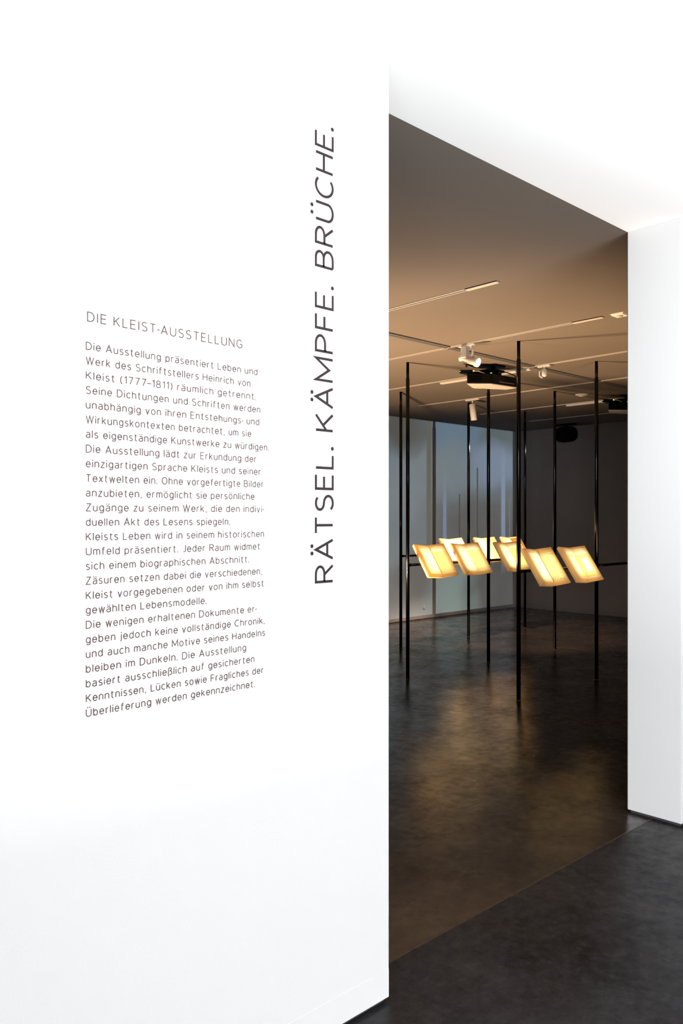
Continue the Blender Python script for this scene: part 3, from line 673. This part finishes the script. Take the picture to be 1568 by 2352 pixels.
def uml(ch, base, y, dx_=0.12):
    w_, st = G[base]; G[ch] = (w_, tuple(s for s in st if not (isinstance(s, tuple) and s[0] == 'dot')) + (DOT(w_/2-dx_, y), DOT(w_/2+dx_, y)))
for ch, bs, y in (('ä','a',.97),('ö','o',.97),('ü','u',.97),('Ä','A',1.23),('Ü','U',1.23),('Ö','O',1.23)): uml(ch, bs, y)

def ribbon(b, pts, hw, hd_, place, aniso=1.0):
    """flat strip of constant width along a polyline; place maps (x, y, depth) to the wall"""
    P_ = []
    for p in pts:
        v = Vector((p[0], p[1]))
        if not P_ or (v-P_[-1]).length > 1e-6: P_.append(v)
    cl = (P_[0]-P_[-1]).length < 1e-6
    if cl: P_ = P_[:-1]
    n = len(P_); Lf, Rt = [], []
    for i in range(n):
        pa = P_[i-1] if (cl or i > 0) else None; pb = P_[(i+1) % n] if (cl or i < n-1) else None
        d1 = (P_[i]-pa).normalized() if pa is not None else None; d2 = (pb-P_[i]).normalized() if pb is not None else None
        if d1 is None: d1 = d2
        if d2 is None: d2 = d1
        n1_ = Vector((-d1.y, d1.x)); n2_ = Vector((-d2.y, d2.x)); mt = n1_+n2_
        if mt.length < 1e-4: mt = n1_
        mt.normalize(); k = 1/max(0.30, mt.dot(n1_))
        Lf.append(P_[i]+mt*hw*k); Rt.append(P_[i]-mt*hw*k)
    vs = []
    for l, r in zip(Lf, Rt):
        vs += [place(l.x, l.y, hd_), place(r.x, r.y, hd_), place(l.x, l.y, 0), place(r.x, r.y, 0)]
    fs = []
    rng = range(n) if cl else range(n-1)
    for i in rng:
        j = (i+1) % n
        fs += [(4*i, 4*i+1, 4*j+1, 4*j), (4*i, 4*j, 4*j+2, 4*i+2), (4*i+1, 4*i+3, 4*j+3, 4*j+1)]
    b.add(vs, fs)
def dotmesh(b, x, y, r, hd_, place):
    n = 14; ps = [(x+r*math.cos(2*PI*k/n), y+r*math.sin(2*PI*k/n)) for k in range(n)]
    vs = [place(p[0], p[1], hd_) for p in ps]+[place(p[0], p[1], 0) for p in ps]
    b.add(vs, [tuple(range(n))]+[(k, n+k, n+(k+1) % n, (k+1) % n) for k in range(n)])
def layout(txt, gap):
    x = 0; out = []
    for i, ch in enumerate(txt):
        w_, st = G[ch]
        if ch == ' ': x += w_; continue
        if ch in '-–' and i and txt[i-1] != ' ': x -= gap*0.45
        out.append((x, st)); x += w_+gap*(0.55 if ch in '-–' else 1.0)
        if ch in ',.': x += 0.02
    return out, x-gap*(0.55 if txt[-1] in '-–' else 1.0)-(0.02 if txt[-1] in ',.' else 0)
def text_mesh(txt, cap, sw, x0, x1, y, place, gap=0.22, dotr=0.65, hd_=0.0005, xs=1.0):
    out, nat = layout(txt, gap)
    b = MB(); sx_ = ((x1-x0)-sw)/(nat) if x1 is not None else cap*xs
    cy = cap-sw
    k = 0
    for ox, st in out:
        for s_ in st:
            k = (k+1) % 6; hk = hd_*(1+0.16*k)
            if isinstance(s_, tuple) and s_[0] == 'dot':
                dotmesh(b, x0+sw/2+(ox+s_[1])*sx_, y+sw/2+s_[2]*cy, sw*dotr, hk, place)
            else:
                ribbon(b, [(x0+sw/2+(ox+p[0])*sx_, y+sw/2+p[1]*cy) for p in s_], sw/2, hk, place)
    return b

def px2x(px, Y=YW):
    r = (px-784)/1843; return Y*(0.682+0.7314*r)/(0.7314-0.682*r)
flat = lambda x, y, d: (x, -d, y)               # on the wall, reading to the right
vert = lambda x, y, d: (-y, -d, x)              # reading upwards
XT = px2x(197)
# small heading
t = thing('wall_heading', 'thin brown capital heading lettered above the paragraph on the white wall', 'wall lettering', (0, YW, 0))
text_mesh('DIE KLEIST-AUSSTELLUNG', 0.0228, 0.0023, px2x(200), px2x(556), 1.9455, flat, gap=0.31).build('text_line', M_ink2, t)
# paragraph
BODY = [('Die Ausstellung präsentiert Leben und', 591), ('Werk des Schriftstellers Heinrich von', 575), ('Kleist (1777–1811) räumlich getrennt.', 587.5),
 ('Seine Dichtungen und Schriften werden', 597.5), ('unabhängig von ihren Entstehungs- und', 595), ('Wirkungskontexten betrachtet, um sie', 576.5),
 ('als eigenständige Kunstwerke zu würdigen.', 617), ('Die Ausstellung lädt zur Erkundung der', 588.5), ('einzigartigen Sprache Kleists und seiner', 598.5),
 ('Textwelten ein. Ohne vorgefertigte Bilder', 604.7), ('anzubieten, ermöglicht sie persönliche', 584), ('Zugänge zu seinem Werk, die den indivi-', 607),
 ('duellen Akt des Lesens spiegeln.', 528), ('Kleists Leben wird in seinem historischen', 606), ('Umfeld präsentiert. Jeder Raum widmet', 597),
 ('sich einem biographischen Abschnitt.', 571.6), ('Zäsuren setzen dabei die verschiedenen,', 601.5), ('Kleist vorgegebenen oder von ihm selbst', 605.5),
 ('gewählten Lebensmodelle.', 474), ('Die wenigen erhaltenen Dokumente er-', 590), ('geben jedoch keine vollständige Chronik,', 607.5),
 ('und auch manche Motive seines Handelns', 608.5), ('bleiben im Dunkeln. Die Ausstellung', 565), ('basiert ausschließlich auf gesicherten', 584),
 ('Kenntnissen, Lücken sowie Fragliches der', 604.7), ('Überlieferung werden gekennzeichnet.', 585)]
t = thing('wall_paragraph', 'paragraph of thin brown lettering on the left part of the white wall', 'wall lettering', (0, YW, 0))
for i, (s_, px) in enumerate(BODY):
    text_mesh(s_, 0.0184, 0.0021, XT, px2x(px), 1.8810-0.03326*i, flat, gap=0.27).build('text_line', M_ink2, t)
# big upright title
t = thing('wall_title', 'large dark capital title reading upwards beside the doorway edge', 'wall lettering', (1.5745, YW, 0))
for s_, a, b_ in (('RÄTSEL.', 1.3133, 1.7050), ('KÄMPFE.', 1.7485, 2.1705), ('BRÜCHE.', 2.2180, 2.6315)):
    text_mesh(s_, 0.0726, 0.0078, a, b_, 0.0, vert, gap=0.24, dotr=0.74).build('word', M_ink, t)

bpy.context.view_layer.update()
